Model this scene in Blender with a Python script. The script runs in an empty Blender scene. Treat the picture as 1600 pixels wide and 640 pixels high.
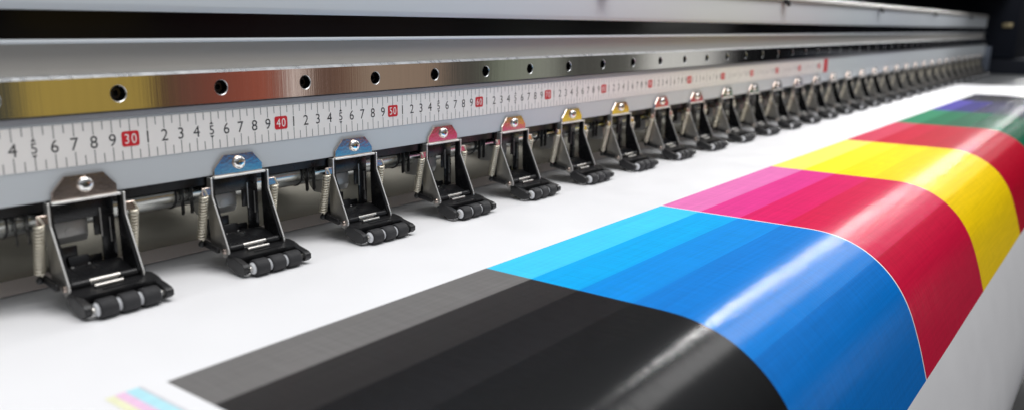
import bpy, bmesh, math, random
from math import sin, cos, pi, radians
from mathutils import Vector, Matrix
random.seed(7)
S = 0.01                                   # lengths below are written in centimetres
scene = bpy.context.scene
col = scene.collection

# ------------------------------------------------------------------ materials
def mat(name, base=(.5, .5, .5), rough=.5, metal=0., spec=.5, rough_var=0., rough_scale=(30, 30, 30),
        bump=0., bump_scale=(80, 80, 80), col_var=0., col_scale=(6, 6, 6), aniso=0., coat=0., bump_detail=3):
    m = bpy.data.materials.new(name); m.use_nodes = True
    nt = m.node_tree; b = nt.nodes['Principled BSDF']
    b.inputs['Base Color'].default_value = (*base, 1); b.inputs['Roughness'].default_value = rough
    b.inputs['Metallic'].default_value = metal; b.inputs['Specular IOR Level'].default_value = spec
    b.inputs['Coat Weight'].default_value = coat; b.inputs['Coat Roughness'].default_value = .08
    tc = nt.nodes.new('ShaderNodeTexCoord')
    def noise(scale, detail=3):
        mp = nt.nodes.new('ShaderNodeMapping'); mp.inputs['Scale'].default_value = scale
        nt.links.new(tc.outputs['Object'], mp.inputs['Vector'])
        n = nt.nodes.new('ShaderNodeTexNoise'); n.inputs['Scale'].default_value = 1; n.inputs['Detail'].default_value = detail
        nt.links.new(mp.outputs['Vector'], n.inputs['Vector']); return n
    if rough_var:
        n = noise(rough_scale); r = nt.nodes.new('ShaderNodeMapRange')
        r.inputs['From Min'].default_value = .3; r.inputs['From Max'].default_value = .7
        r.inputs['To Min'].default_value = max(.02, rough - rough_var); r.inputs['To Max'].default_value = rough + rough_var
        nt.links.new(n.outputs['Fac'], r.inputs['Value']); nt.links.new(r.outputs['Result'], b.inputs['Roughness'])
    if col_var:
        n = noise(col_scale, 5); r = nt.nodes.new('ShaderNodeValToRGB')
        r.color_ramp.elements[0].position = .3; r.color_ramp.elements[1].position = .7
        r.color_ramp.elements[0].color = (*[c * (1 - col_var) for c in base], 1)
        r.color_ramp.elements[1].color = (*[min(1, c * (1 + col_var)) for c in base], 1)
        nt.links.new(n.outputs['Fac'], r.inputs['Fac']); nt.links.new(r.outputs['Color'], b.inputs['Base Color'])
    if bump:
        n = noise(bump_scale, bump_detail); bp = nt.nodes.new('ShaderNodeBump'); bp.inputs['Strength'].default_value = bump
        bp.inputs['Distance'].default_value = .001
        nt.links.new(n.outputs['Fac'], bp.inputs['Height']); nt.links.new(bp.outputs['Normal'], b.inputs['Normal'])
    return m

M = {}
M['beam'] = mat('grey_blue_paint', (.585, .62, .645), .36, .0, .5, 0, (1, 1, 1), .03, (900, 900, 900), .02, (3, 40, 40))
M['cover'] = mat('pale_blue_paint', (.70, .745, .785), .32, .0, .5, 0, (1, 1, 1), .02, (700, 700, 700), .015, (2, 20, 20))
M['band'] = mat('warm_grey_paint', (.42, .405, .38), .36, .0, .5, .04, (2, 20, 20), .03, (600, 600, 600), .03, (2, 20, 20))
M['ledge'] = mat('recess_shade_grey', (.34, .35, .38), .4, .5, .5, .05, (8, 200, 200), 0, (1, 1, 1), .06, (3, 80, 80))  # ledge grey darkened, recess shading is put into the colour
M['strip'] = mat('black_gloss', (.004, .004, .005), .12, .0, .14, .06, (6, 60, 60), .05, (30, 300, 300))
M['rail'] = mat('brushed_rail_steel', (.66, .645, .63), .055, 1., .5, .02, (300, 5, 8), .012, (900, 4, 8), .022, (260, 4, 4))
M['rail_edge'] = mat('ground_steel_edge', (.62, .63, .64), .32, .85, .5, .10, (160, 20, 20), 0, (1, 1, 1), .16, (160, 9, 9))
M['hole'] = mat('dark_bore', (.03, .028, .026), .35, .9)
M['bolt'] = mat('blackened_bolt_steel', (.05, .048, .046), .3, .85, .5, .1, (200, 200, 200))
M['tape'] = mat('ruler_tape', (.84, .815, .79), .42, 0, .5, .05, (30, 30, 30), .03, (900, 900, 900), .04, (6, 30, 30))
M['ink'] = mat('ruler_black_ink', (.03, .03, .032), .5)
M['tick'] = mat('ruler_grey_ink', (.24, .24, .24), .5)
M['red'] = mat('ruler_red_ink', (.60, .012, .022), .45, 0, .5, 0, (1, 1, 1), 0, (1, 1, 1), .08, (200, 200, 200))
M['whiteink'] = mat('ruler_white_ink', (.85, .82, .80), .5)
M['zinc'] = mat('polished_zinc', (.72, .69, .68), .12, 1., .5, .05, (60, 60, 60), .05, (500, 500, 500), .05, (60, 60, 60))
M['tab'] = mat('passivated_zinc', (.52, .43, .38), .15, .9, .5, .05, (60, 60, 60), .08, (500, 500, 500), .06, (60, 60, 60))
M['cheek'] = mat('satin_zinc', (.46, .45, .43), .34, .9, .5, .06, (60, 60, 60), .05, (500, 500, 500), .05, (60, 60, 60))
M['edge'] = mat('edge_highlight_zinc', (.86, .85, .82), .38, .55, .5)  # paler zinc, the highlight on lip and cheek edges is in the colour
M['screw'] = mat('chromed_screw', (.88, .87, .85), .14, 1., .5, .05, (200, 200, 200))
M['spring'] = mat('spring_wire', (.74, .69, .57), .32, .75)
M['black'] = mat('black_plastic', (.010, .010, .011), .34, 0, .45, .08, (120, 120, 120), .12, (1800, 1800, 1800))
M['liner'] = mat('black_satin_liner', (.008, .008, .009), .28, 0, .4, .08, (60, 60, 60))
M['rubber'] = mat('black_rubber', (.022, .022, .024), .62, 0, .35, .06, (200, 200, 200), .35, (1500, 1500, 1500), .2, (90, 90, 90))
M['hub'] = mat('pale_grey_hub', (.64, .65, .67), .45, 0, .4)
M['pin'] = mat('hinge_pin_steel', (.70, .68, .64), .28, 1.)
M['shaft'] = mat('galvanised_shaft', (.56, .57, .54), .25, 1., .5, .10, (4, 40, 40), .15, (8, 90, 90), .18, (5, 30, 30))
M['block'] = mat('cast_grey_block', (.42, .415, .40), .38, .6, .5, .08, (80, 80, 80), .12, (600, 600, 600))
M['plate'] = mat('stainless_back_plate', (.44, .42, .35), .13, .6, .5, .05, (10, 60, 60), .03, (6, 40, 40), .05, (4, 30, 30))
M['paper_shade'] = mat('shaded_paper_pinkish', (.72, .64, .60), .4, 0, .5, .05, (10, 60, 60))  # rear paper in shadow, its shade put into this tint
M['platen'] = mat('dark_platen', (.085, .09, .095), .4, .3, .5, .06, (30, 30, 30), .05, (500, 500, 500))
M['navy'] = mat('dark_navy_housing', (.004, .006, .012), .6, 0, .2, .05, (20, 20, 20))
M['endgrey'] = mat('end_plate_grey', (.12, .14, .18), .45, .3)
M['knob'] = mat('dark_clip', (.02, .02, .022), .45)
M['indicator'] = mat('indicator_yellow', (.45, .38, .22), .4, .8)
M['floor'] = mat('dark_floor', (.025, .025, .027), .55, 0, .4, .08, (3, 3, 3), .1, (40, 40, 40), .2, (2, 2, 2))
M['wall'] = mat('dark_wall', (.003, .0035, .006), .8, 0, .3, 0, (1, 1, 1), 0, (1, 1, 1), .3, (1, 1, 1))

# ------------------------------------------------------------------ mesh helpers (cm in, metres out)
class MB:
    def __init__(s): s.bm = bmesh.new(); s.mi = 0
    def face(s, pts):
        f = s.bm.faces.new([s.bm.verts.new(Vector(p) * S) for p in pts]); f.material_index = s.mi; return f
    def box(s, a, b, bev=0., seg=2):
        x0, y0, z0 = a; x1, y1, z1 = b
        return s.prism([(y0, z0), (y1, z0), (y1, z1), (y0, z1)], x0, x1, bev, seg)
    def prism(s, prof, x0, x1, bev=0., seg=2, axis='x'):
        def P(u, v, w):
            return {'x': (w, u, v), 'y': (u, w, v), 'z': (u, v, w)}[axis]
        A = [s.bm.verts.new(Vector(P(u, v, x0)) * S) for u, v in prof]
        B = [s.bm.verts.new(Vector(P(u, v, x1)) * S) for u, v in prof]
        n = len(prof); fs = [s.bm.faces.new(A), s.bm.faces.new(B[::-1])]
        for i in range(n): fs.append(s.bm.faces.new((A[i], B[i], B[(i + 1) % n], A[(i + 1) % n])))
        bmesh.ops.recalc_face_normals(s.bm, faces=fs)
        for f in fs: f.material_index = s.mi
        if bev:
            es = list({e for f in fs for e in f.edges})
            r = bmesh.ops.bevel(s.bm, geom=es, offset=bev * S, segments=seg, affect='EDGES', profile=.5)
            for f in r['faces']: f.material_index = s.mi
    def lathe(s, prof, o, axis=(1, 0, 0), n=24):
        """prof: (r, t) pairs, t along axis"""
        ax = Vector(axis).normalized(); u = ax.orthogonal().normalized(); v = ax.cross(u); o = Vector(o)
        rings = []; fs = []
        for r, t in prof:
            if r < 1e-6: rings.append([s.bm.verts.new((o + ax * t) * S)])
            else: rings.append([s.bm.verts.new((o + ax * t + (u * cos(2 * pi * k / n) + v * sin(2 * pi * k / n)) * r) * S) for k in range(n)])
        for a, b in zip(rings, rings[1:]):
            for k in range(n):
                q = [a[k % len(a)], a[(k + 1) % len(a)], b[(k + 1) % len(b)], b[k % len(b)]]
                q2 = []
                for w in q:
                    if w not in q2: q2.append(w)
                if len(q2) > 2: fs.append(s.bm.faces.new(q2))
        for f in fs: f.material_index = s.mi
        bmesh.ops.recalc_face_normals(s.bm, faces=fs)
    def tube(s, pts, r, n=8):
        pts = [Vector(p) for p in pts]; rings = []; fs = []
        t = (pts[1] - pts[0]).normalized(); u = t.orthogonal().normalized()
        for i, p in enumerate(pts):
            t2 = (pts[min(i + 1, len(pts) - 1)] - pts[max(i - 1, 0)]).normalized()
            u = (u - t2 * u.dot(t2)).normalized(); v = t2.cross(u)
            rings.append([s.bm.verts.new((p + (u * cos(2 * pi * k / n) + v * sin(2 * pi * k / n)) * r) * S) for k in range(n)])
        for a, b in zip(rings, rings[1:]):
            for k in range(n): fs.append(s.bm.faces.new((a[k], a[(k + 1) % n], b[(k + 1) % n], b[k])))
        fs.append(s.bm.faces.new(rings[0][::-1])); fs.append(s.bm.faces.new(rings[-1]))
        for f in fs: f.material_index = s.mi
        bmesh.ops.recalc_face_normals(s.bm, faces=fs)
    def build(s, name, mats, parent=None, smooth=30, label=None):
        me = bpy.data.meshes.new(name); s.bm.to_mesh(me); s.bm.free()
        for m in (mats if isinstance(mats, list) else [mats]): me.materials.append(m)
        if smooth:
            me.shade_smooth(); me.set_sharp_from_angle(angle=radians(smooth))
        o = bpy.data.objects.new(name, me); col.objects.link(o); o.parent = parent
        if label: o['label'] = label
        return o
def thing(name, label, cat, loc=(0, 0, 0), group=None):
    o = bpy.data.objects.new(name, None); col.objects.link(o); o.location = Vector(loc) * S
    o.empty_display_size = .02; o['label'] = label; o['category'] = cat
    if group: o['group'] = group
    return o
def structure(o): o['kind'] = 'structure'; return o

X0, X1 = -30., 329.                        # printer runs from beside the camera to the far end

# ------------------------------------------------------------------ the setting
b = MB(); b.face([(-400, -330, -88), (900, -330, -88), (900, 260, -88), (-400, 260, -88)]); structure(b.build('floor', M['floor'], smooth=0))
b = MB(); b.face([(900, -330, -88), (900, 260, -88), (900, 260, 110), (900, -330, 110)]); structure(b.build('wall', M['wall'], smooth=0))

# ------------------------------------------------------------------ printer body
printer = thing('wide_format_printer', 'long grey wide format printer with steel rail and centimetre ruler along its beam', 'printer', (150, 0, -88))
off = Vector((150, 0, -88)) * S
def padd(mb, name, mats, parent=None, **k):
    """build in world coordinates, then hang under the printer (or one of its parts, which sit at its origin)"""
    o = mb.build(name, mats, parent or printer, **k)
    if parent is None: o.location = -off
    return o
b = MB(); b.prism([(0, 5.78), (0, 10.10), (1.2, 10.12), (1.2, 13.0), (9, 13.0), (9, 5.78)], X0, X1, .06, 2)
padd(b, 'lower_beam', M['beam'])
b = MB(); b.prism([(-.02, 9.74), (-.10, 9.80), (-.10, 10.04), (-.02, 10.09), (.02, 10.09), (.02, 9.74)], X0, X1)
padd(b, 'ledge', M['ledge'])
b = MB(); b.prism([(1.0, 12.0), (1.0, 13.66), (3, 13.66), (3, 12.0)], X0, X1)
padd(b, 'upper_band', M['band'])
b = MB(); b.prism([(.62, 13.68), (.62, 13.90), (3, 13.92), (3, 13.68)], X0, X1, .05, 2)
padd(b, 'trim_lip', M['cover'])
b = MB(); b.prism([(.95, 13.93), (.95, 15.36), (3, 15.36), (3, 13.93)], X0, X1)
padd(b, 'dark_strip', M['strip'])
b = MB(); b.prism([(.62, 15.38), (.55, 15.75), (.5, 18.55), (.75, 18.62), (3, 18.62), (3, 15.38)], X0, X1, .04, 2)
cover = padd(b, 'upper_cover', M['cover'])
b = MB(); b.prism([(.30, 18.64), (.25, 19.0), (.5, 19.5), (1.1, 19.7), (3, 19.7), (3, 18.64)], X0, X1, .05, 2)
padd(b, 'cover_cap', M['band'])
for x in (80, 132, 187, 240, 293):
    b = MB(); b.box((x - .9, -.25, 18.25), (x + .9, .24, 18.95), .1); b.box((x - .35, -.5, 17.95), (x + .35, -.1, 18.4), .08)
    padd(b, 'cover_clip', M['knob'])

# guide rail with counterbored holes
h0, hp = 29.508, 6.245
zc, zb, zt, R = 11.04, 10.14, 11.93, .47
b = MB(); N = 32; ks = range(-9, 48)
for k in ks:
    c = h0 + k * hp
    if c + hp / 2 > X1: break
    hw = hp / 2; pts = []
    for i in range(N):
        a = 2 * pi * i / N; dx, dz = cos(a), sin(a)
        up = zt - zc if dz > 0 else zc - zb
        t = min(hw / abs(dx) if abs(dx) > 1e-9 else 9e9, up / abs(dz) if abs(dz) > 1e-9 else 9e9)
        pts.append((c + dx * t, zc + dz * t))
    ang = [math.atan2(z - zc, x - c) % (2 * pi) for x, z in pts]
    cor = [(c + hw, zt), (c - hw, zt), (c - hw, zb), (c + hw, zb)]
    for i in range(N):
        j = (i + 1) % N; a, a2 = 2 * pi * i / N, 2 * pi * (i + 1) / N
        p = [(c + R * cos(a), zc + R * sin(a)), pts[i]]
        for q in cor:
            qa = math.atan2(q[1] - zc, q[0] - c) % (2 * pi)
            if a + 1e-4 < qa < a2 - 1e-4: p.append(q)
        p += [pts[j], (c + R * cos(a2), zc + R * sin(a2))]
        b.mi = 0; b.face([(x, -.15, z) for x, z in p][::-1])
        b.mi = 1                            # chamfer then bore
        c1 = [(c + r * cos(w), y, zc + r * sin(w)) for r, y, w in ((R, -.15, a), (R, -.15, a2), (R - .035, -.115, a2), (R - .035, -.115, a))]
        b.face(c1)
        b.mi = 2
        b.face([(c + (R - .035) * cos(a), -.115, zc + (R - .035) * sin(a)), (c + (R - .035) * cos(a2), -.115, zc + (R - .035) * sin(a2)),
                (c + (R - .035) * cos(a2), .75, zc + (R - .035) * sin(a2)), (c + (R - .035) * cos(a), .75, zc + (R - .035) * sin(a))])
xe0, xe1 = h0 + ks[0] * hp - hp / 2, min(X1, c + hp / 2 if c + hp / 2 <= X1 else c - hp / 2)
b.mi = 1
b.face([(xe0, -.15, zt), (xe1, -.15, zt), (xe1, .06, zt + .15), (xe0, .06, zt + .15)])
b.face([(xe0, .06, zt + .15), (xe1, .06, zt + .15), (xe1, .99, zt + .15), (xe0, .99, zt + .15)])
b.mi = 0
b.face([(xe0, -.15, zb), (xe1, -.15, zb), (xe1, .99, zb), (xe0, .99, zb)])
bmesh.ops.remove_doubles(b.bm, verts=b.bm.verts, dist=1e-6)
rail = padd(b, 'guide_rail', [M['rail'], M['rail_edge'], M['hole']], smooth=25)
bolt0 = None
for k in ks:
    c = h0 + k * hp
    if c + hp / 2 > X1 or c < 20: continue
    if bolt0 is None:
        b = MB(); b.lathe([(.34, .6), (.34, .14), (.30, .08), (.17, .08), (.17, .34), (0, .34)], (0, 0, 0), (0, 1, 0), 20)
        bolt0 = b.build('rail_bolt', M['bolt'], rail); o = bolt0
    else:
        o = bolt0.copy(); col.objects.link(o); o.parent = rail
    o.location = Vector((c, .12, zc)) * S

# ruler tape
b = MB(); b.prism([(-.035, 7.40), (-.035, 9.63), (-.002, 9.63), (-.002, 7.40)], X0, 152.4); b.mi = 1
b.prism([(-.036, 7.40), (-.036, 9.63), (-.002, 9.63), (-.002, 7.40)], 152.402, 154.6)
ruler = padd(b, 'ruler_tape', [M['tape'], M['red']], smooth=0, label='white centimetre ruler tape with black digits and red tens, red at its far end')
glyph = {}
def glyph_mesh(ch):
    if ch not in glyph:
        cu = bpy.data.curves.new('digit', 'FONT'); cu.body = ch; cu.size = 1; cu.align_x = 'CENTER'; cu.resolution_u = 4
        o = bpy.data.objects.new('digit', cu); col.objects.link(o)
        dg = bpy.context.evaluated_depsgraph_get(); dg.update()
        me = bpy.data.meshes.new_from_object(o.evaluated_get(dg))
        vs = [v.co.copy() for v in me.vertices]; fs = [tuple(p.vertices) for p in me.polygons]
        bpy.data.objects.remove(o); bpy.data.curves.remove(cu); bpy.data.meshes.remove(me)
        x = [v.x for v in vs]; y = [v.y for v in vs]; cx = (min(x) + max(x)) / 2; h = max(y) - min(y); y0 = min(y)
        glyph[ch] = ([((v.x - cx) / h, (v.y - y0) / h) for v in vs], fs, (max(x) - min(x)) / h)
    return glyph[ch]
def put(mb, ch, x, z, h, y, sx=1.0):
    vs, fs, w = glyph_mesh(ch)
    V = [mb.bm.verts.new(Vector((x + a * h * sx, y, z + c * h)) * S) for a, c in vs]
    for f in fs:
        q = mb.bm.faces.new([V[i] for i in f]); q.material_index = mb.mi
b = MB()
def rect(mb, x0, x1, z0, z1, y): mb.face([(x0, y, z0), (x1, y, z0), (x1, y, z1), (x0, y, z1)])
zd, hd = 8.22, .66
for i in range(20, 304):
    x = i / 2
    full = i % 2 == 0
    L = .68 if full else .44
    b.mi = 1
    rect(b, x - .028, x + .028, 9.62 - L, 9.62, -.040)
    rect(b, x - .028, x + .028, 7.41, 7.41 + (L + .06), -.040)
    if full:
        n = i // 2
        d = n % 10; b.mi = 0
        if d:
            put(b, str(d), x, zd, hd if d != 5 else .56, -.042, .95) if d != 5 else put(b, '5', x, zd + .05, .54, -.042, .95)
            if d == 5:
                b.face([(x - .13, -.042, 8.89), (x + .13, -.042, 8.89), (x, -.042, 9.04)])
                b.face([(x - .13, -.042, 8.20), (x, -.042, 8.05), (x + .13, -.042, 8.20)])
padd(b, 'ruler_markings', [M['ink'], M['tick']], ruler, smooth=0)
for n in range(10, 155, 10):
    b = MB(); b.mi = 0; w, z0, z1, r = .50 if n < 100 else .62, 8.12, 8.96, .14
    pts = []
    for cx, cz, a0 in ((w - r, z0 + r, -90), (w - r, z1 - r, 0), (-w + r, z1 - r, 90), (-w + r, z0 + r, 180)):
        for t in range(5):
            a = radians(a0 + t * 22.5); pts.append((n + cx + r * cos(a), -.045, cz + r * sin(a)))
    b.face(pts); b.mi = 1
    s = str(n); step = .40 if len(s) == 2 else .36
    for j, ch in enumerate(s): put(b, ch, n + (j - (len(s) - 1) / 2) * step, 8.27, .54, -.049, .85)
    padd(b, 'red_tens_mark', [M['red'], M['whiteink']], ruler, smooth=0)

# feed shaft, its hangers and bearing blocks, back plate
b = MB(); b.lathe([(0, X0), (.85, X0), (.85, X1), (0, X1)], (0, 2.3, 4.6), (1, 0, 0), 32)
shaft = padd(b, 'feed_shaft', M['shaft'], smooth=30)
NC = 32; xs0, sp = 27.22, 9.362
protos = {}
def sub(name, mk, m, x):
    if name not in protos:
        b = MB(); mk(b); o = b.build(name, m, shaft); protos[name] = o
    else:
        o = protos[name].copy(); col.objects.link(o); o.parent = shaft
    o.location = Vector((x, 0, 0)) * S
def mk_block(b):
    b.prism([(1.0, 4.35), (1.0, 3.5), (1.2, 3.1), (1.7, 2.95), (2.6, 2.95), (3.1, 3.4), (3.1, 4.35)], -1.45, .5, .06)
    b.lathe([(.0, 0), (.24, 0), (.24, -.04), (.15, -.05), (0, -.05)], (-.5, .97, 3.75), (0, -1, 0), 20)
    b.lathe([(.86, .42), (1.05, .42), (1.05, .62), (.86, .62)], (0, 2.3, 4.6), (1, 0, 0), 28)
def mk_hang(b):
    for x in (-3.05, -2.45):
        b.prism([(1.12, 5.6), (1.12, 3.55), (1.24, 3.4), (1.44, 3.4), (1.44, 5.6)], x - .035, x + .035, .015, 1)
def mk_pin(b):
    b.lathe([(0, 0), (.08, 0), (.07, -.06), (0, -.08)], (0, 1.08, 5.3), (0, 1, 0), 10)
def mk_ring(b):
    b.lathe([(.85, -3.42), (.91, -3.41), (.91, -3.30), (.85, -3.29)], (0, 2.3, 4.6), (1, 0, 0), 28)
for i in range(NC):
    x = xs0 + i * sp
    sub('bearing_block', mk_block, M['block'], x); sub('shaft_hanger', mk_hang, M['black'], x)
    [sub('hanger_pin', mk_pin, M['pin'], x + q) for q in (-3.05, -2.45)]; sub('shaft_collar', mk_ring, M['black'], x)
b = MB(); b.prism([(5.2, .12), (5.0, .6), (5.0, 5.77), (5.2, 5.77)], X0, X1)
padd(b, 'back_plate', M['plate'])
b = MB(); b.prism([(.75, 5.12), (.75, 5.77), (.95, 5.77), (.95, 5.12)], X0, X1)
padd(b, 'under_beam_shade', M['black'])  # black strip standing in for the shade between beam and shaft
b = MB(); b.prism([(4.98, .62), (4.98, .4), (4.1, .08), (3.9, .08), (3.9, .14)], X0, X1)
padd(b, 'shaded_paper_strip', M['paper_shade'])  # shadowed back of the paper, built as a tinted strip

# ------------------------------------------------------------------ paper profile
TH = [(0, 0), (1.0, 3), (2.5, 12.5), (4.4, 27), (6.3, 41), (8.3, 55.5), (10.5, 68.6), (13.3, 73.6), (18, 76.5), (25, 79.5), (29, 84), (33, 98), (38, 125), (60, 130)]
def th(s):
    if s <= 0: return 0.
    for (a, p), (c, q) in zip(TH, TH[1:]):
        if s <= c: return radians(p + (q - p) * (s - a) / (c - a))
    return radians(130)
YB = -24.9
prof = []                                   # (arclength v, y, z); v = -y on the flat
v, y, z = 24.9, YB, 0.
prof.append((v, y, z)); ds = .05
while v < 62:
    a = th(v - 24.9 + ds / 2); y -= cos(a) * ds; z -= sin(a) * ds; v += ds; prof.append((v, y, z))
def P(v):
    if v <= 24.9: return (-v, 0.)
    i = min(int((v - 24.9) / ds), len(prof) - 2); t = (v - prof[i][0]) / ds
    return (prof[i][1] + (prof[i + 1][1] - prof[i][1]) * t, prof[i][2] + (prof[i + 1][2] - prof[i][2]) * t)
def wav(x, v):
    w = .5 + .5 * math.tanh((v - 6) / 4)
    return w * (.010 * sin(x * .21 + v * .11) + .010 * sin(x * .083 - v * .13 + 1.3) + .004 * sin(x * .37 + v * .25 + .6))
def sheet(mb, xs, vs, h=0., wave=True, uvl=None):
    G = []
    for x in xs:
        row = []
        for vv in vs:
            y, z = P(vv); a = th(vv - 24.9); d = h + (wav(x, vv) if wave else 0)
            row.append(mb.bm.verts.new(Vector((x, y - sin(a) * d, z + cos(a) * d)) * S))
        G.append(row)
    for i in range(len(xs) - 1):
        for j in range(len(vs) - 1):
            f = mb.bm.faces.new((G[i][j], G[i][j + 1], G[i + 1][j + 1], G[i + 1][j])); f.material_index = mb.mi
            if uvl is not None:
                for l, (ii, jj) in zip(f.loops, ((i, j), (i, j + 1), (i + 1, j + 1), (i + 1, j))): l[uvl].uv = (xs[ii], vs[jj])
def lin(a, c, step):
    n = max(1, round((c - a) / step)); return [a + (c - a) * k / n for k in range(n + 1)]
# platen under the sheet, part of the printer
b = MB(); sheet(b, [X0, 140, X1 + 6], lin(-9, 24.9, 8) + lin(24.9, 62, .6)[1:], -.12, False)
padd(b, 'platen', M['platen'], smooth=60)

# printed sheet -----------------------------------------------------
paper_m = mat('white_vinyl', (.80, .80, .815), .42, 0, .4, .06, (20, 20, 20), .05, (25, 25, 25), .022, (7, 3, 3))
def ink(name, tones, edges, rag=1.):
    m = bpy.data.materials.new(name); m.use_nodes = True; nt = m.node_tree; bs = nt.nodes['Principled BSDF']; L = nt.links.new
    tc = nt.nodes.new('ShaderNodeTexCoord'); sx = nt.nodes.new('ShaderNodeSeparateXYZ'); L(tc.outputs['UV'], sx.inputs[0])
    mr = nt.nodes.new('ShaderNodeMapRange'); mr.inputs['From Min'].default_value = 12; mr.inputs['From Max'].default_value = 42
    L(sx.outputs['Y'], mr.inputs['Value'])
    cr = nt.nodes.new('ShaderNodeValToRGB'); cr.color_ramp.interpolation = 'CONSTANT'; L(mr.outputs['Result'], cr.inputs['Fac'])
    el = cr.color_ramp.elements
    while len(el) < len(tones): el.new(.5)
    for k, c in enumerate(tones):
        el[k].position = 0 if k == 0 else (edges[k - 1] - 12) / 30
    for k, c in enumerate(tones):
        el[k].color = (*[((u / 255 + .055) / 1.055) ** 2.4 if u > 10 else u / 255 / 12.92 for u in c], 1)
    def noise(sc, det=2):
        mp = nt.nodes.new('ShaderNodeMapping'); mp.inputs['Scale'].default_value = sc; L(tc.outputs['UV'], mp.inputs['Vector'])
        n = nt.nodes.new('ShaderNodeTexNoise'); n.inputs['Scale'].default_value = 1; n.inputs['Detail'].default_value = det
        L(mp.outputs['Vector'], n.inputs['Vector']); return n
    n1 = noise((6, .30, 1)); n2 = noise((.12, 4, 1)); n3 = noise((30, 30, 1))
    ad = nt.nodes.new('ShaderNodeMath'); ad.operation = 'ADD'; L(n1.outputs['Fac'], ad.inputs[0]); L(n2.outputs['Fac'], ad.inputs[1])
    mx = nt.nodes.new('ShaderNodeMapRange'); mx.inputs['From Min'].default_value = .7; mx.inputs['From Max'].default_value = 1.3
    mx.inputs['To Min'].default_value = .84; mx.inputs['To Max'].default_value = 1.02; L(ad.outputs[0], mx.inputs['Value'])
    vm = nt.nodes.new('ShaderNodeVectorMath'); vm.operation = 'SCALE'; L(cr.outputs['Color'], vm.inputs[0]); L(mx.outputs['Result'], vm.inputs['Scale'])
    L(vm.outputs['Vector'], bs.inputs['Base Color'])
    rr = nt.nodes.new('ShaderNodeMapRange'); rr.inputs['From Min'].default_value = .3; rr.inputs['From Max'].default_value = .7
    rr.inputs['To Min'].default_value = .075; rr.inputs['To Max'].default_value = .12; L(n1.outputs['Fac'], rr.inputs['Value'])
    bs.inputs['Roughness'].default_value = .9
    a2 = nt.nodes.new('ShaderNodeMath'); a2.operation = 'MULTIPLY_ADD'; a2.inputs[1].default_value = .10
    n4 = noise((.9, .22, 1)); a3 = nt.nodes.new('ShaderNodeMath'); a3.operation = 'MULTIPLY_ADD'; a3.inputs[1].default_value = .45
    n5 = noise((2.6, .5, 1), 3); a5 = nt.nodes.new('ShaderNodeMath'); a5.operation = 'MULTIPLY_ADD'; a5.inputs[1].default_value = rag
    L(n5.outputs['Fac'], a5.inputs[0]); L(n1.outputs['Fac'], a5.inputs[2])
    L(n4.outputs['Fac'], a3.inputs[0]); L(a5.outputs[0], a3.inputs[2])
    L(n3.outputs['Fac'], a2.inputs[0]); L(a3.outputs[0], a2.inputs[2])
    bp = nt.nodes.new('ShaderNodeBump'); bp.inputs['Strength'].default_value = .2; bp.inputs['Distance'].default_value = .0008
    L(a2.outputs[0], bp.inputs['Height']); L(bp.outputs['Normal'], bs.inputs['Normal'])
    # satin ink film: matte colour under a thin, weakly reflecting surface
    out = nt.nodes['Material Output']; gl = nt.nodes.new('ShaderNodeBsdfGlossy'); gl.inputs['Color'].default_value = (1, 1, 1, 1)
    L(rr.outputs['Result'], gl.inputs['Roughness']); L(bp.outputs['Normal'], gl.inputs['Normal'])
    lw = nt.nodes.new('ShaderNodeLayerWeight'); lw.inputs['Blend'].default_value = .25
    fm = nt.nodes.new('ShaderNodeMapRange'); fm.inputs['To Min'].default_value = .034; fm.inputs['To Max'].default_value = .19
    L(lw.outputs['Fresnel'], fm.inputs['Value'])
    ms = nt.nodes.new('ShaderNodeMixShader'); L(fm.outputs['Result'], ms.inputs['Fac']); L(bs.outputs[0], ms.inputs[1]); g2 = nt.nodes.new('ShaderNodeBsdfGlossy'); g2.inputs['Roughness'].default_value = .26; g2.inputs['Color'].default_value = (1, 1, 1, 1)
    L(bp.outputs['Normal'], g2.inputs['Normal']); mg = nt.nodes.new('ShaderNodeMixShader'); mg.inputs['Fac'].default_value = .35
    L(gl.outputs[0], mg.inputs[1]); L(g2.outputs[0], mg.inputs[2]); L(mg.outputs[0], ms.inputs[2])
    L(ms.outputs[0], out.inputs['Surface'])
    bs.inputs['Specular IOR Level'].default_value = 0
    return m
EDG = [16.28, 19.65, 23.2, 30.5]
V0 = 12.85
V1 = next(a for a, y, z in prof if z < -9.72)
XB = [23.98, 45.33, 68.78, 94.6, 123.0, 150.5, 177.4, 205.0, 228.0]
COLS = [('black', [(112, 110, 109), (44, 42, 42), (24, 23, 24), (10, 10, 11), (10, 10, 10)]),
        ('cyan', [(64, 200, 240), (0, 166, 234), (0, 138, 222), (0, 121, 208), (0, 108, 192)]),
        ('magenta', [(228, 118, 182), (222, 56, 140), (217, 20, 98), (208, 14, 72), (194, 18, 58)]),
        ('yellow', [(248, 238, 110), (255, 234, 40), (255, 224, 0), (250, 212, 0), (240, 202, 12)]),
        ('red', [(216, 70, 96), (204, 20, 56), (192, 8, 44), (186, 6, 42), (176, 10, 40)]),
        ('green', [(40, 138, 96), (0, 112, 72), (0, 96, 62), (0, 84, 56), (6, 92, 66)]),
        ('violet', [(76, 66, 164), (44, 38, 120), (28, 24, 78), (20, 18, 56), (18, 17, 48)]),
        ('dark navy', [(26, 24, 44), (18, 16, 30), (14, 13, 24), (12, 12, 20), (12, 12, 20)])]
banner = thing('printed_sheet', 'glossy white vinyl sheet printed with colour blocks, curving down over the front edge', 'printed sheet', (150, -20, 0))
boff = Vector((150, -20, 0)) * S
XR = 264.5
b = MB(); xsL = lin(-20, XB[0], 1.6)
vsA = lin(-9, V0, 1.0); vsP = lin(V0, 24.9, .8) + lin(24.9, V1, .3)[1:]; vsC = lin(V1, 62, .5)
sheet(b, lin(-20, XR, 1.6), vsA)
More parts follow.
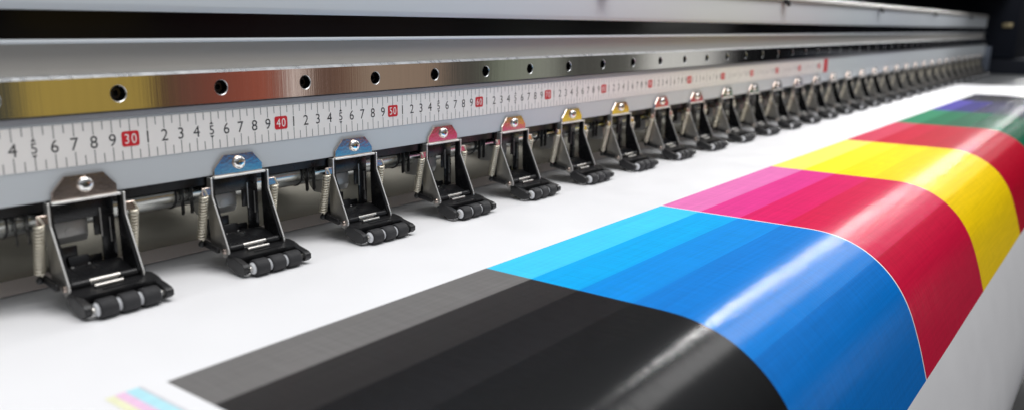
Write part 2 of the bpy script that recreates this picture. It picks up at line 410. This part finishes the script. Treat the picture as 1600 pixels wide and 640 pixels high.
sheet(b, xsL, vsP)
sheet(b, lin(XB[-1], XR, 2), vsP)
LW = .17                                    # bare white hairline between the cyan and magenta blocks
sheet(b, [XB[2], XB[2] + LW], vsP)
sheet(b, lin(-20, XR, 1.6), vsC)
o = b.build('white_sheet', paper_m, banner, smooth=60); o.location = -boff
for k, (nm, tones) in enumerate(COLS):
    b = MB(); uvl = b.bm.loops.layers.uv.new('UVMap')
    xa = XB[k] + (LW if k == 2 else 0)
    sheet(b, lin(xa, XB[k + 1], 1.2 if k < 4 else 2.5), vsP, uvl=uvl)
    o = b.build('colour_block', ink(nm.replace(' ', '_') + '_ink', tones, EDG, (.35, .8, 2.0, 2.0, 2.4, 2.4, 2.4, 2.4)[k]), banner, smooth=60, label=nm + ' printed block in steps from pale to full strength')
    o.location = -boff
# small registration stripes beside the black block
cb = [M['whiteink']] * 0
for k, (c, x) in enumerate([((.80, .80, .55), 21.55), ((.82, .55, .74), 21.95), ((.45, .76, .84), 22.40), ((.60, .60, .64), 22.95)]):
    w = (.40, .45, .55, .14)[k]
    m = mat('pale_stripe_ink', c, .35, 0, .5, 0, (1, 1, 1), 0, (1, 1, 1), .05, (200, 200, 200))
    b = MB(); sheet(b, lin(x, x + w - .002, .4), lin(12.45, 24.5, .8), .012)
    o = b.build('colour_stripe', m, banner, smooth=60); o.location = -boff

# ------------------------------------------------------------------ pinch roller clamps
GROUP = 'pinch roller clamps in a row along the beam'
words = 'first second third fourth fifth sixth seventh eighth ninth tenth eleventh twelfth thirteenth fourteenth fifteenth sixteenth seventeenth eighteenth nineteenth twentieth'.split()
words += ['twenty-' + w for w in words[:9]] + ['thirtieth', 'thirty-first', 'thirty-second']
LAB = ['nearest pinch roller clamp, bronze-looking top plate, below the red 30 at the left edge',
       'pinch roller clamp with blue-violet plate left of the red 40, second from the left',
       'pinch roller clamp with blue-violet plate left of the red 50, third from the left',
       'pinch roller clamp with crimson-tinted plate between the red 50 and red 60',
       'pinch roller clamp with salmon-orange plate just right of the red 60',
       'pinch roller clamp with yellow-edged plate below and right of the red 70',
       'pinch roller clamp with yellow-edged plate just right of the red 80',
       'pinch roller clamp with pinkish silver plate just right of the red 90']
def make_clamp():
    t = thing('pinch_roller_clamp', LAB[0], 'roller clamp', (xs0, 0, 0), GROUP)
    HW = 1.98
    # bracket: front plate, folded lip, two cheeks, spring tabs, pivot rivets
    b = MB()
    pl = [(-1.72, 5.74), (1.72, 5.74), (1.72, 6.18), (1.05, 6.96), (-1.05, 6.96), (-1.72, 6.18)]
    def py(z): u = (z - 5.74) / 1.22; return -.10 - .075 * u + .022 * u * u - .006      # leans forward a little at its top
    def hwid(z): return 1.72 if z <= 6.18 else 1.72 - (z - 6.18) / .78 * .67
    zz = [5.74, 5.9, 6.05, 6.18, 6.35, 6.5, 6.65, 6.8, 6.92, 6.96]; G = []
    for z in zz:
        w = hwid(z); G.append([b.bm.verts.new(Vector(q) * S) for q in ((-w - .0, py(z), z), (-w + .05, py(z) - .10, z), (w - .05, py(z) - .10, z), (w, py(z), z))])
    fs = []
    for p, q in zip(G, G[1:]):
        for k in range(4): fs.append(b.bm.faces.new((p[k], p[(k + 1) % 4], q[(k + 1) % 4], q[k])))
    fs += [b.bm.faces.new(G[0][::-1]), b.bm.faces.new(G[-1])]
    bmesh.ops.recalc_face_normals(b.bm, faces=fs)
    b.mi = 2; b.box((-1.80, -.40, 5.60), (1.80, -.05, 5.735), .045, 3); b.mi = 0
    ck = [(-.36, 5.72), (-.34, 4.55), (-.42, 4.38), (-1.72, 1.52)]
    for a in range(0, 181, 20):
        ck.append((-1.33 - .42 * cos(radians(a - 20)), 1.36 - .42 * sin(radians(a - 20))))
    ck += [(-.35, 1.15), (.12, 1.7), (.22, 4.3), (.12, 5.72)]
    for s in (-1, 1):
        b.mi = 1
        b.prism(ck, s * HW - .06, s * HW + .06, .025, 1)
        b.mi = 0
        b.box((s * HW + (.04 if s > 0 else -.62), -.28, 4.66), (s * HW + (.62 if s > 0 else -.04), -.16, 5.14), .03, 1)
        b.lathe([(0, 0), (.18, 0), (.18, .04), (.14, .10), (0, .12)], (s * (HW + .06), -1.33, 1.36), (s, 0, 0), 16)
    b.bm.normal_update()
    for f in b.bm.faces:
        if f.material_index == 1 and f.normal.y < -.4 and abs(f.normal.x) < .6: f.material_index = 2  # front-facing cheek edges coloured as if catching light
    b.build('mounting_bracket', [M['tab'], M['cheek'], M['edge']], t, 25)
    b = MB(); n = 24
    b.lathe([(.0, -.02), (.38, -.02), (.41, .04), (.40, .10), (.33, .18), (.2, .225), (.0, .23)], (0, py(6.42) - .12, 6.42), (0, -1, 0), 28)
    b.mi = 1
    for w, h in ((.13, .03), (.03, .13)):
        b.box((-w, py(6.42) - .36, 6.42 - h), (w, py(6.42) - .2, 6.42 + h))
    b.build('screw', [M['screw'], M['bolt']], t, 35)
    # black lever body between the cheeks
    b = MB()
    ln = [(-.30, 5.55), (-.30, 4.5), (-1.62, 1.55), (-1.4, 1.05), (-.9, 1.1), (-.1, 1.6), (.1, 2.1), (.16, 4.3), (.08, 5.55)]
    for s in (-1, 1):
        b.prism(ln, s * 1.82 - .05, s * 1.82 + .05)
        b.lathe([(0, 0), (.22, 0), (.22, .95), (0, .95)], (s * 1.77, -1.33, 1.45), (-s, 0, 0), 20)      # hinge knuckles
    b.prism([(-1.2, 1.55), (-.9, 1.2), (1.3, 1.75), (1.3, 2.0), (.2, 1.95)], -1.77, 1.77, .05)
    b.prism([(.55, 1.95), (.55, 4.447), (.68, 4.447), (.68, 1.95)], 1.0, 1.77, .03)
    b.prism([(.55, 3.4), (.55, 4.447), (.68, 4.447), (.68, 3.4)], .62, .997, .03)
    b.prism([(.55, 4.45), (.55, 5.58), (.68, 5.58), (.68, 4.45)], -1.77, 1.77, .03)
    b.prism([(.75, 1.95), (.75, 3.0), (.9, 3.0), (.9, 1.95)], -1.77, -.3, .03)
    b.prism([(.75, 1.95), (.75, 2.3), (.9, 2.3), (.9, 1.95)], -.297, 1.0, .03)
    b.prism([(.4, 1.9), (.6, 2.45), (.74, 2.45), (.74, 1.9)], -.9, .2, .04)
    b.mi = 1
    b.box((.95, .49, 3.3), (1.02, .545, 4.9)); b.box((1.45, .49, 2.9), (1.50, .545, 4.3))
    for xx, yy in ((-.9, .2), (.1, .45)): b.lathe([(0, 0), (.09, 0), (.07, .05), (0, .06)], (xx, yy, 1.95), (0, 0, 1), 12)
    b.build('lever_body', [M['liner'], M['block']], t, 30)
    b = MB(); b.lathe([(0, -.85), (.13, -.85), (.13, .85), (0, .85)], (0, -1.36, 1.52), (1, 0, 0), 16)
    b.lathe([(0, -.75), (.10, -.75), (.10, .75), (0, .75)], (0, -1.78, 1.32), (1, 0, 0), 16)
    b.build('hinge_pin', M['pin'], t, 40)
    for s in (-1, 1):
        b = MB(); b.prism([(-1.1, 1.25), (-1.1, 1.62), (.3, 1.82), (.66, 1.82), (.66, 1.48), (.1, 1.42)], s * 2.28 - .12, s * 2.28 + .12, .04)
        b.tube([(s * 2.2, .36, 1.65), (s * 2.5, .36, 1.65)], .12, 12)
        b.lathe([(0, -.19), (.11, -.16), (.19, -.07), (.205, 0), (.19, .08), (.11, .16), (0, .19)], (s * 2.52, .36, 1.62), (1, 0, 0), 16)
        b.build('spring_arm', M['black'], t, 40)
        b = MB(); T, per = 15, 12; pts = []
        p0, p1 = Vector((s * 2.50, -.24, 4.66)), Vector((s * 2.50, .34, 1.95)); d = p1 - p0
        ax = d.normalized(); u = Vector((1, 0, 0)); u = (u - ax * u.dot(ax)).normalized(); w = ax.cross(u)
        pts.append(p0 + Vector((0, -.05, .45)))
        for k in range(T * per + 1):
            a = 2 * pi * k / per; pts.append(p0 + d * (k / (T * per)) + (u * cos(a) + w * sin(a)) * .22)
        pts.append(p1 + Vector((0, .1, -.3)))
        b.tube(pts, .068, 6); b.build('spring', M['spring'], t, 60)
    HX = .26
    # roller holder: top flap and two side wings
    b = MB()
    fl = [(-2.12, -1.25), (2.12, -1.25), (2.30, -1.5), (2.30, -2.1), (1.86, -2.56), (-1.84, -2.56), (-2.30, -2.1), (-2.30, -1.5)]
    A = [b.bm.verts.new(Vector((x, y, 1.30 + (y + 1.25) * .14)) * S) for x, y in fl]
    B = [b.bm.verts.new(Vector((x, y, 1.10 + (y + 1.25) * .14)) * S) for x, y in fl]
    fs = [b.bm.faces.new(A), b.bm.faces.new(B[::-1])] + [b.bm.faces.new((A[i], B[i], B[(i + 1) % 8], A[(i + 1) % 8])) for i in range(8)]
    bmesh.ops.recalc_face_normals(b.bm, faces=fs)
    bmesh.ops.bevel(b.bm, geom=list({e for f in fs for e in f.edges}), offset=.03 * S, segments=2, affect='EDGES')
    b.box((-1.8, -2.5, .62), (1.8, -2.3, 1.12), .03)
    b.box((-.8, -2.2, 1.15), (1.2, -2.05, 1.225), .03)
    wing = [(-1.35, 1.12), (-2.2, 1.15), (-2.5, 1.02), (-3.10, .84), (-3.30, .66), (-3.28, .34), (-3.05, .16), (-2.6, .14), (-1.5, .5)]
    wing_r = wing[:3] + [(-3.42, .84), (-3.66, .70), (-3.66, .40), (-3.4, .20)] + wing[7:]
    b.prism(wing, -2.30, -1.90, .025, 1); b.prism(wing_r, 1.86, 2.30, .025, 1)
    bmesh.ops.translate(b.bm, verts=b.bm.verts, vec=Vector((HX, 0, 0)) * S); b.build('roller_holder', M['black'], t, 30)
    b = MB(); b.lathe([(0, -1.95), (.16, -1.95), (.16, 1.9), (0, 1.9)], (HX, -3.25, .535), (1, 0, 0), 14)
    b.build('axle', M['pin'], t, 40)
    for k in (-1, 0, 1):
        b = MB(); h = .475; xx = HX - .06 + k * 1.15
        pr = [(.36, -h), (.46, -h), (.505, -h + .05), (.52, -h + .12), (.52, h - .12), (.505, h - .05), (.46, h), (.36, h)]
        b.lathe(pr, (xx, -3.25, .535), (1, 0, 0), 36)
        r = b.build('roller', M['rubber'], t, 40)
        b = MB(); b.lathe([(.11, -h - .13), (.26, -h - .13), (.37, -h - .02), (.37, h + .02), (.26, h + .13), (.11, h + .13)], (xx, -3.25, .535), (1, 0, 0), 28)
        b.build('hub', M['hub'], r, 40)
    return t
proto = make_clamp()
def kids(o): return [c for c in bpy.data.objects if c.parent == o]
tree = [(c, kids(c)) for c in kids(proto)]
for i in range(1, NC):
    t = proto.copy(); col.objects.link(t); t.location = Vector((xs0 + i * sp + random.uniform(-.05, .05), 0, 0)) * S; t.rotation_euler = (0, 0, radians(random.uniform(-1.3, 1.3)))
    x = xs0 + i * sp
    if i < len(LAB): t['label'] = LAB[i]
    elif x < 154: t['label'] = words[i] + ' pinch roller clamp from the left, just right of the red %d' % (int(x // 10) * 10)
    elif i < NC - 1: t['label'] = words[i] + ' pinch roller clamp from the left, blurred, beyond the end of the ruler'
    else: t['label'] = 'last pinch roller clamp of the row, blurred, beside the far end plate'
    for c, gs in tree:
        c2 = c.copy(); col.objects.link(c2); c2.parent = t
        for g in gs:
            g2 = g.copy(); col.objects.link(g2); g2.parent = c2

# ------------------------------------------------------------------ far end of the printer
b = MB(); b.box((X1 + .1, -1.5, 1.0), (X1 + 2.2, 8, 9.2), .15); padd(b, 'end_plate', M['endgrey'])
b = MB(); b.box((X1 + 7, -70, -30), (X1 + 60, 40, 5), .8); b.box((X1 + 7, -8, 5.02), (X1 + 60, 40, 46), .8); padd(b, 'end_housing', M['navy'])
b = MB(); b.box((X1 + 6.4, -6.3, 15.6), (X1 + 6.95, -3.2, 17.0), .1); padd(b, 'indicator_patch', M['indicator'])  # faint yellowish indicator light, put in as a plain yellow block

b = MB(); b.box((284, -5, 27), (X1 + 60, 40, 29), .3); padd(b, 'end_light_blocker', M['navy'])  # unseen hood, added to keep lamp light off the far end

# ------------------------------------------------------------------ light
def area(name, loc, size, power, colr=(1, 1, 1), target=None, rot=None):
    l = bpy.data.lights.new(name, 'AREA'); l.shape = 'RECTANGLE'; l.size = size[0] * S; l.size_y = size[1] * S; l.energy = power; l.color = colr
    o = bpy.data.objects.new(name, l); col.objects.link(o); o.location = Vector(loc) * S
    if target: o.rotation_euler = (Vector(target) * S - o.location).to_track_quat('-Z', 'Y').to_euler()
    return o
area('ceiling_panel_lamp', (80, -72, 240), (290, 110), 60, (1, .985, .97), target=(100, -10, 0))
area('ceiling_tube_lamp', (810, 30, 170), (980, 4), 215, (1, .99, .98))
area('ceiling_tube_lamp', (800, -44, 180), (1100, 56), 64, (1, .99, .98))
area('ceiling_tube_lamp', (980, -110, 180), (760, 60), 22, (1, .98, .95))

w = bpy.data.worlds.new('World'); scene.world = w; w.use_nodes = True
nt = w.node_tree; bg = nt.nodes['Background']; L = nt.links.new
tc = nt.nodes.new('ShaderNodeTexCoord'); sx = nt.nodes.new('ShaderNodeSeparateXYZ'); L(tc.outputs['Generated'], sx.inputs[0])
# dim hall: lighter above, darker towards the horizon
el = nt.nodes.new('ShaderNodeValToRGB'); mr = nt.nodes.new('ShaderNodeMapRange'); mr.inputs['From Min'].default_value = -1; mr.inputs['From Max'].default_value = 1
L(sx.outputs['Z'], mr.inputs['Value']); L(mr.outputs['Result'], el.inputs['Fac'])
E_ = el.color_ramp.elements; E_[0].position = .40; E_[0].color = (.02, .02, .02, 1); E_[1].position = 1; E_[1].color = (.55, .57, .60, 1)
e = E_.new(.52); e.color = (.03, .031, .036, 1); e = E_.new(.62); e.color = (.17, .175, .185, 1)
# coloured surroundings of the hall in front of the machine
ng = nt.nodes.new('ShaderNodeMath'); ng.operation = 'MULTIPLY'; ng.inputs[1].default_value = -1; L(sx.outputs['Y'], ng.inputs[0])
at = nt.nodes.new('ShaderNodeMath'); at.operation = 'ARCTAN2'; L(sx.outputs['X'], at.inputs[0]); L(ng.outputs[0], at.inputs[1])
m2 = nt.nodes.new('ShaderNodeMapRange'); m2.inputs['From Min'].default_value = 0; m2.inputs['From Max'].default_value = pi / 2; L(at.outputs[0], m2.inputs['Value'])
az = nt.nodes.new('ShaderNodeValToRGB'); L(m2.outputs['Result'], az.inputs['Fac'])
stops = [(0, (.05, .05, .05)), (20.8, (.06, .06, .045)), (22.0, (.36, .26, .065)), (28.4, (.33, .235, .06)), (29.1, (.08, .055, .03)), (30.6, (.13, .06, .045)), (33, (.20, .06, .042)),
         (36, (.30, .085, .055)), (37, (.18, .09, .07)), (37.8, (.85, .74, .68)), (38.5, (.20, .12, .09)), (39.3, (.11, .065, .05)), (41, (.15, .085, .06)), (42.5, (.27, .20, .15)), (47, (.25, .18, .135)),
         (48.4, (.08, .07, .06)), (50.5, (.07, .07, .06)), (51.6, (.18, .20, .155)), (55, (.24, .25, .215)), (56.6, (.06, .06, .055)), (61, (.10, .10, .09)), (62.3, (.60, .60, .57)), (65.8, (.52, .52, .50)),
         (66.8, (.12, .12, .12)), (70, (.30, .30, .29)), (73, (.16, .16, .16)), (75, (.05, .05, .08)), (90, (.03, .03, .05))]
AE = az.color_ramp.elements
while len(AE) < len(stops): AE.new(.5)
for k, (d, c) in enumerate(stops): AE[k].position = d / 90
for k, (d, c) in enumerate(stops): AE[k].color = (*c, 1)
msk = nt.nodes.new('ShaderNodeValToRGB'); mm = nt.nodes.new('ShaderNodeMapRange'); mm.inputs['From Min'].default_value = -.5; mm.inputs['From Max'].default_value = .5
L(sx.outputs['Z'], mm.inputs['Value']); L(mm.outputs['Result'], msk.inputs['Fac'])
K = msk.color_ramp.elements; K[0].position = .3; K[0].color = (0, 0, 0, 1); K[1].position = .40; K[1].color = (1, 1, 1, 1)
e = K.new(.52); e.color = (1, 1, 1, 1); e = K.new(.60); e.color = (0, 0, 0, 1)
fr = nt.nodes.new('ShaderNodeMath'); fr.operation = 'GREATER_THAN'; fr.inputs[1].default_value = .02; L(ng.outputs[0], fr.inputs[0])
mu = nt.nodes.new('ShaderNodeMath'); mu.operation = 'MULTIPLY'; L(msk.outputs['Color'], mu.inputs[0]); L(fr.outputs[0], mu.inputs[1])
mix = nt.nodes.new('ShaderNodeMix'); mix.data_type = 'RGBA'; L(mu.outputs[0], mix.inputs[0]); L(el.outputs['Color'], mix.inputs[6]); L(az.outputs['Color'], mix.inputs[7])
L(mix.outputs[2], bg.inputs['Color']); bg.inputs['Strength'].default_value = 1.25

# ------------------------------------------------------------------ camera
cd = bpy.data.cameras.new('camera'); cam = bpy.data.objects.new('camera', cd); col.objects.link(cam); scene.camera = cam
f_px, pit, rol, yaw = 1271.19, .2175, .010, .653
F = Vector((cos(pit) * cos(yaw), cos(pit) * sin(yaw), -sin(pit))); Rt = Vector((sin(yaw), -cos(yaw), 0)); U = Rt.cross(F)
Rt, U = Rt * cos(rol) + U * sin(rol), U * cos(rol) - Rt * sin(rol)
mw = Matrix((Rt, U, -F)).transposed().to_4x4(); mw.translation = Vector((7.428, -43.825, 14.864)) * S
cam.matrix_world = mw
cd.sensor_width = 36; cd.lens = f_px / 1600 * 36; cd.clip_start = .01; cd.clip_end = 60
cd.dof.use_dof = True; cd.dof.focus_distance = 59 * S; cd.dof.aperture_fstop = 5.8

scene.view_settings.view_transform = 'Standard'; scene.view_settings.look = 'None'; scene.view_settings.exposure = 0
scene.render.engine = 'CYCLES'; scene.cycles.use_denoising = True
scene.cycles.max_bounces = 8
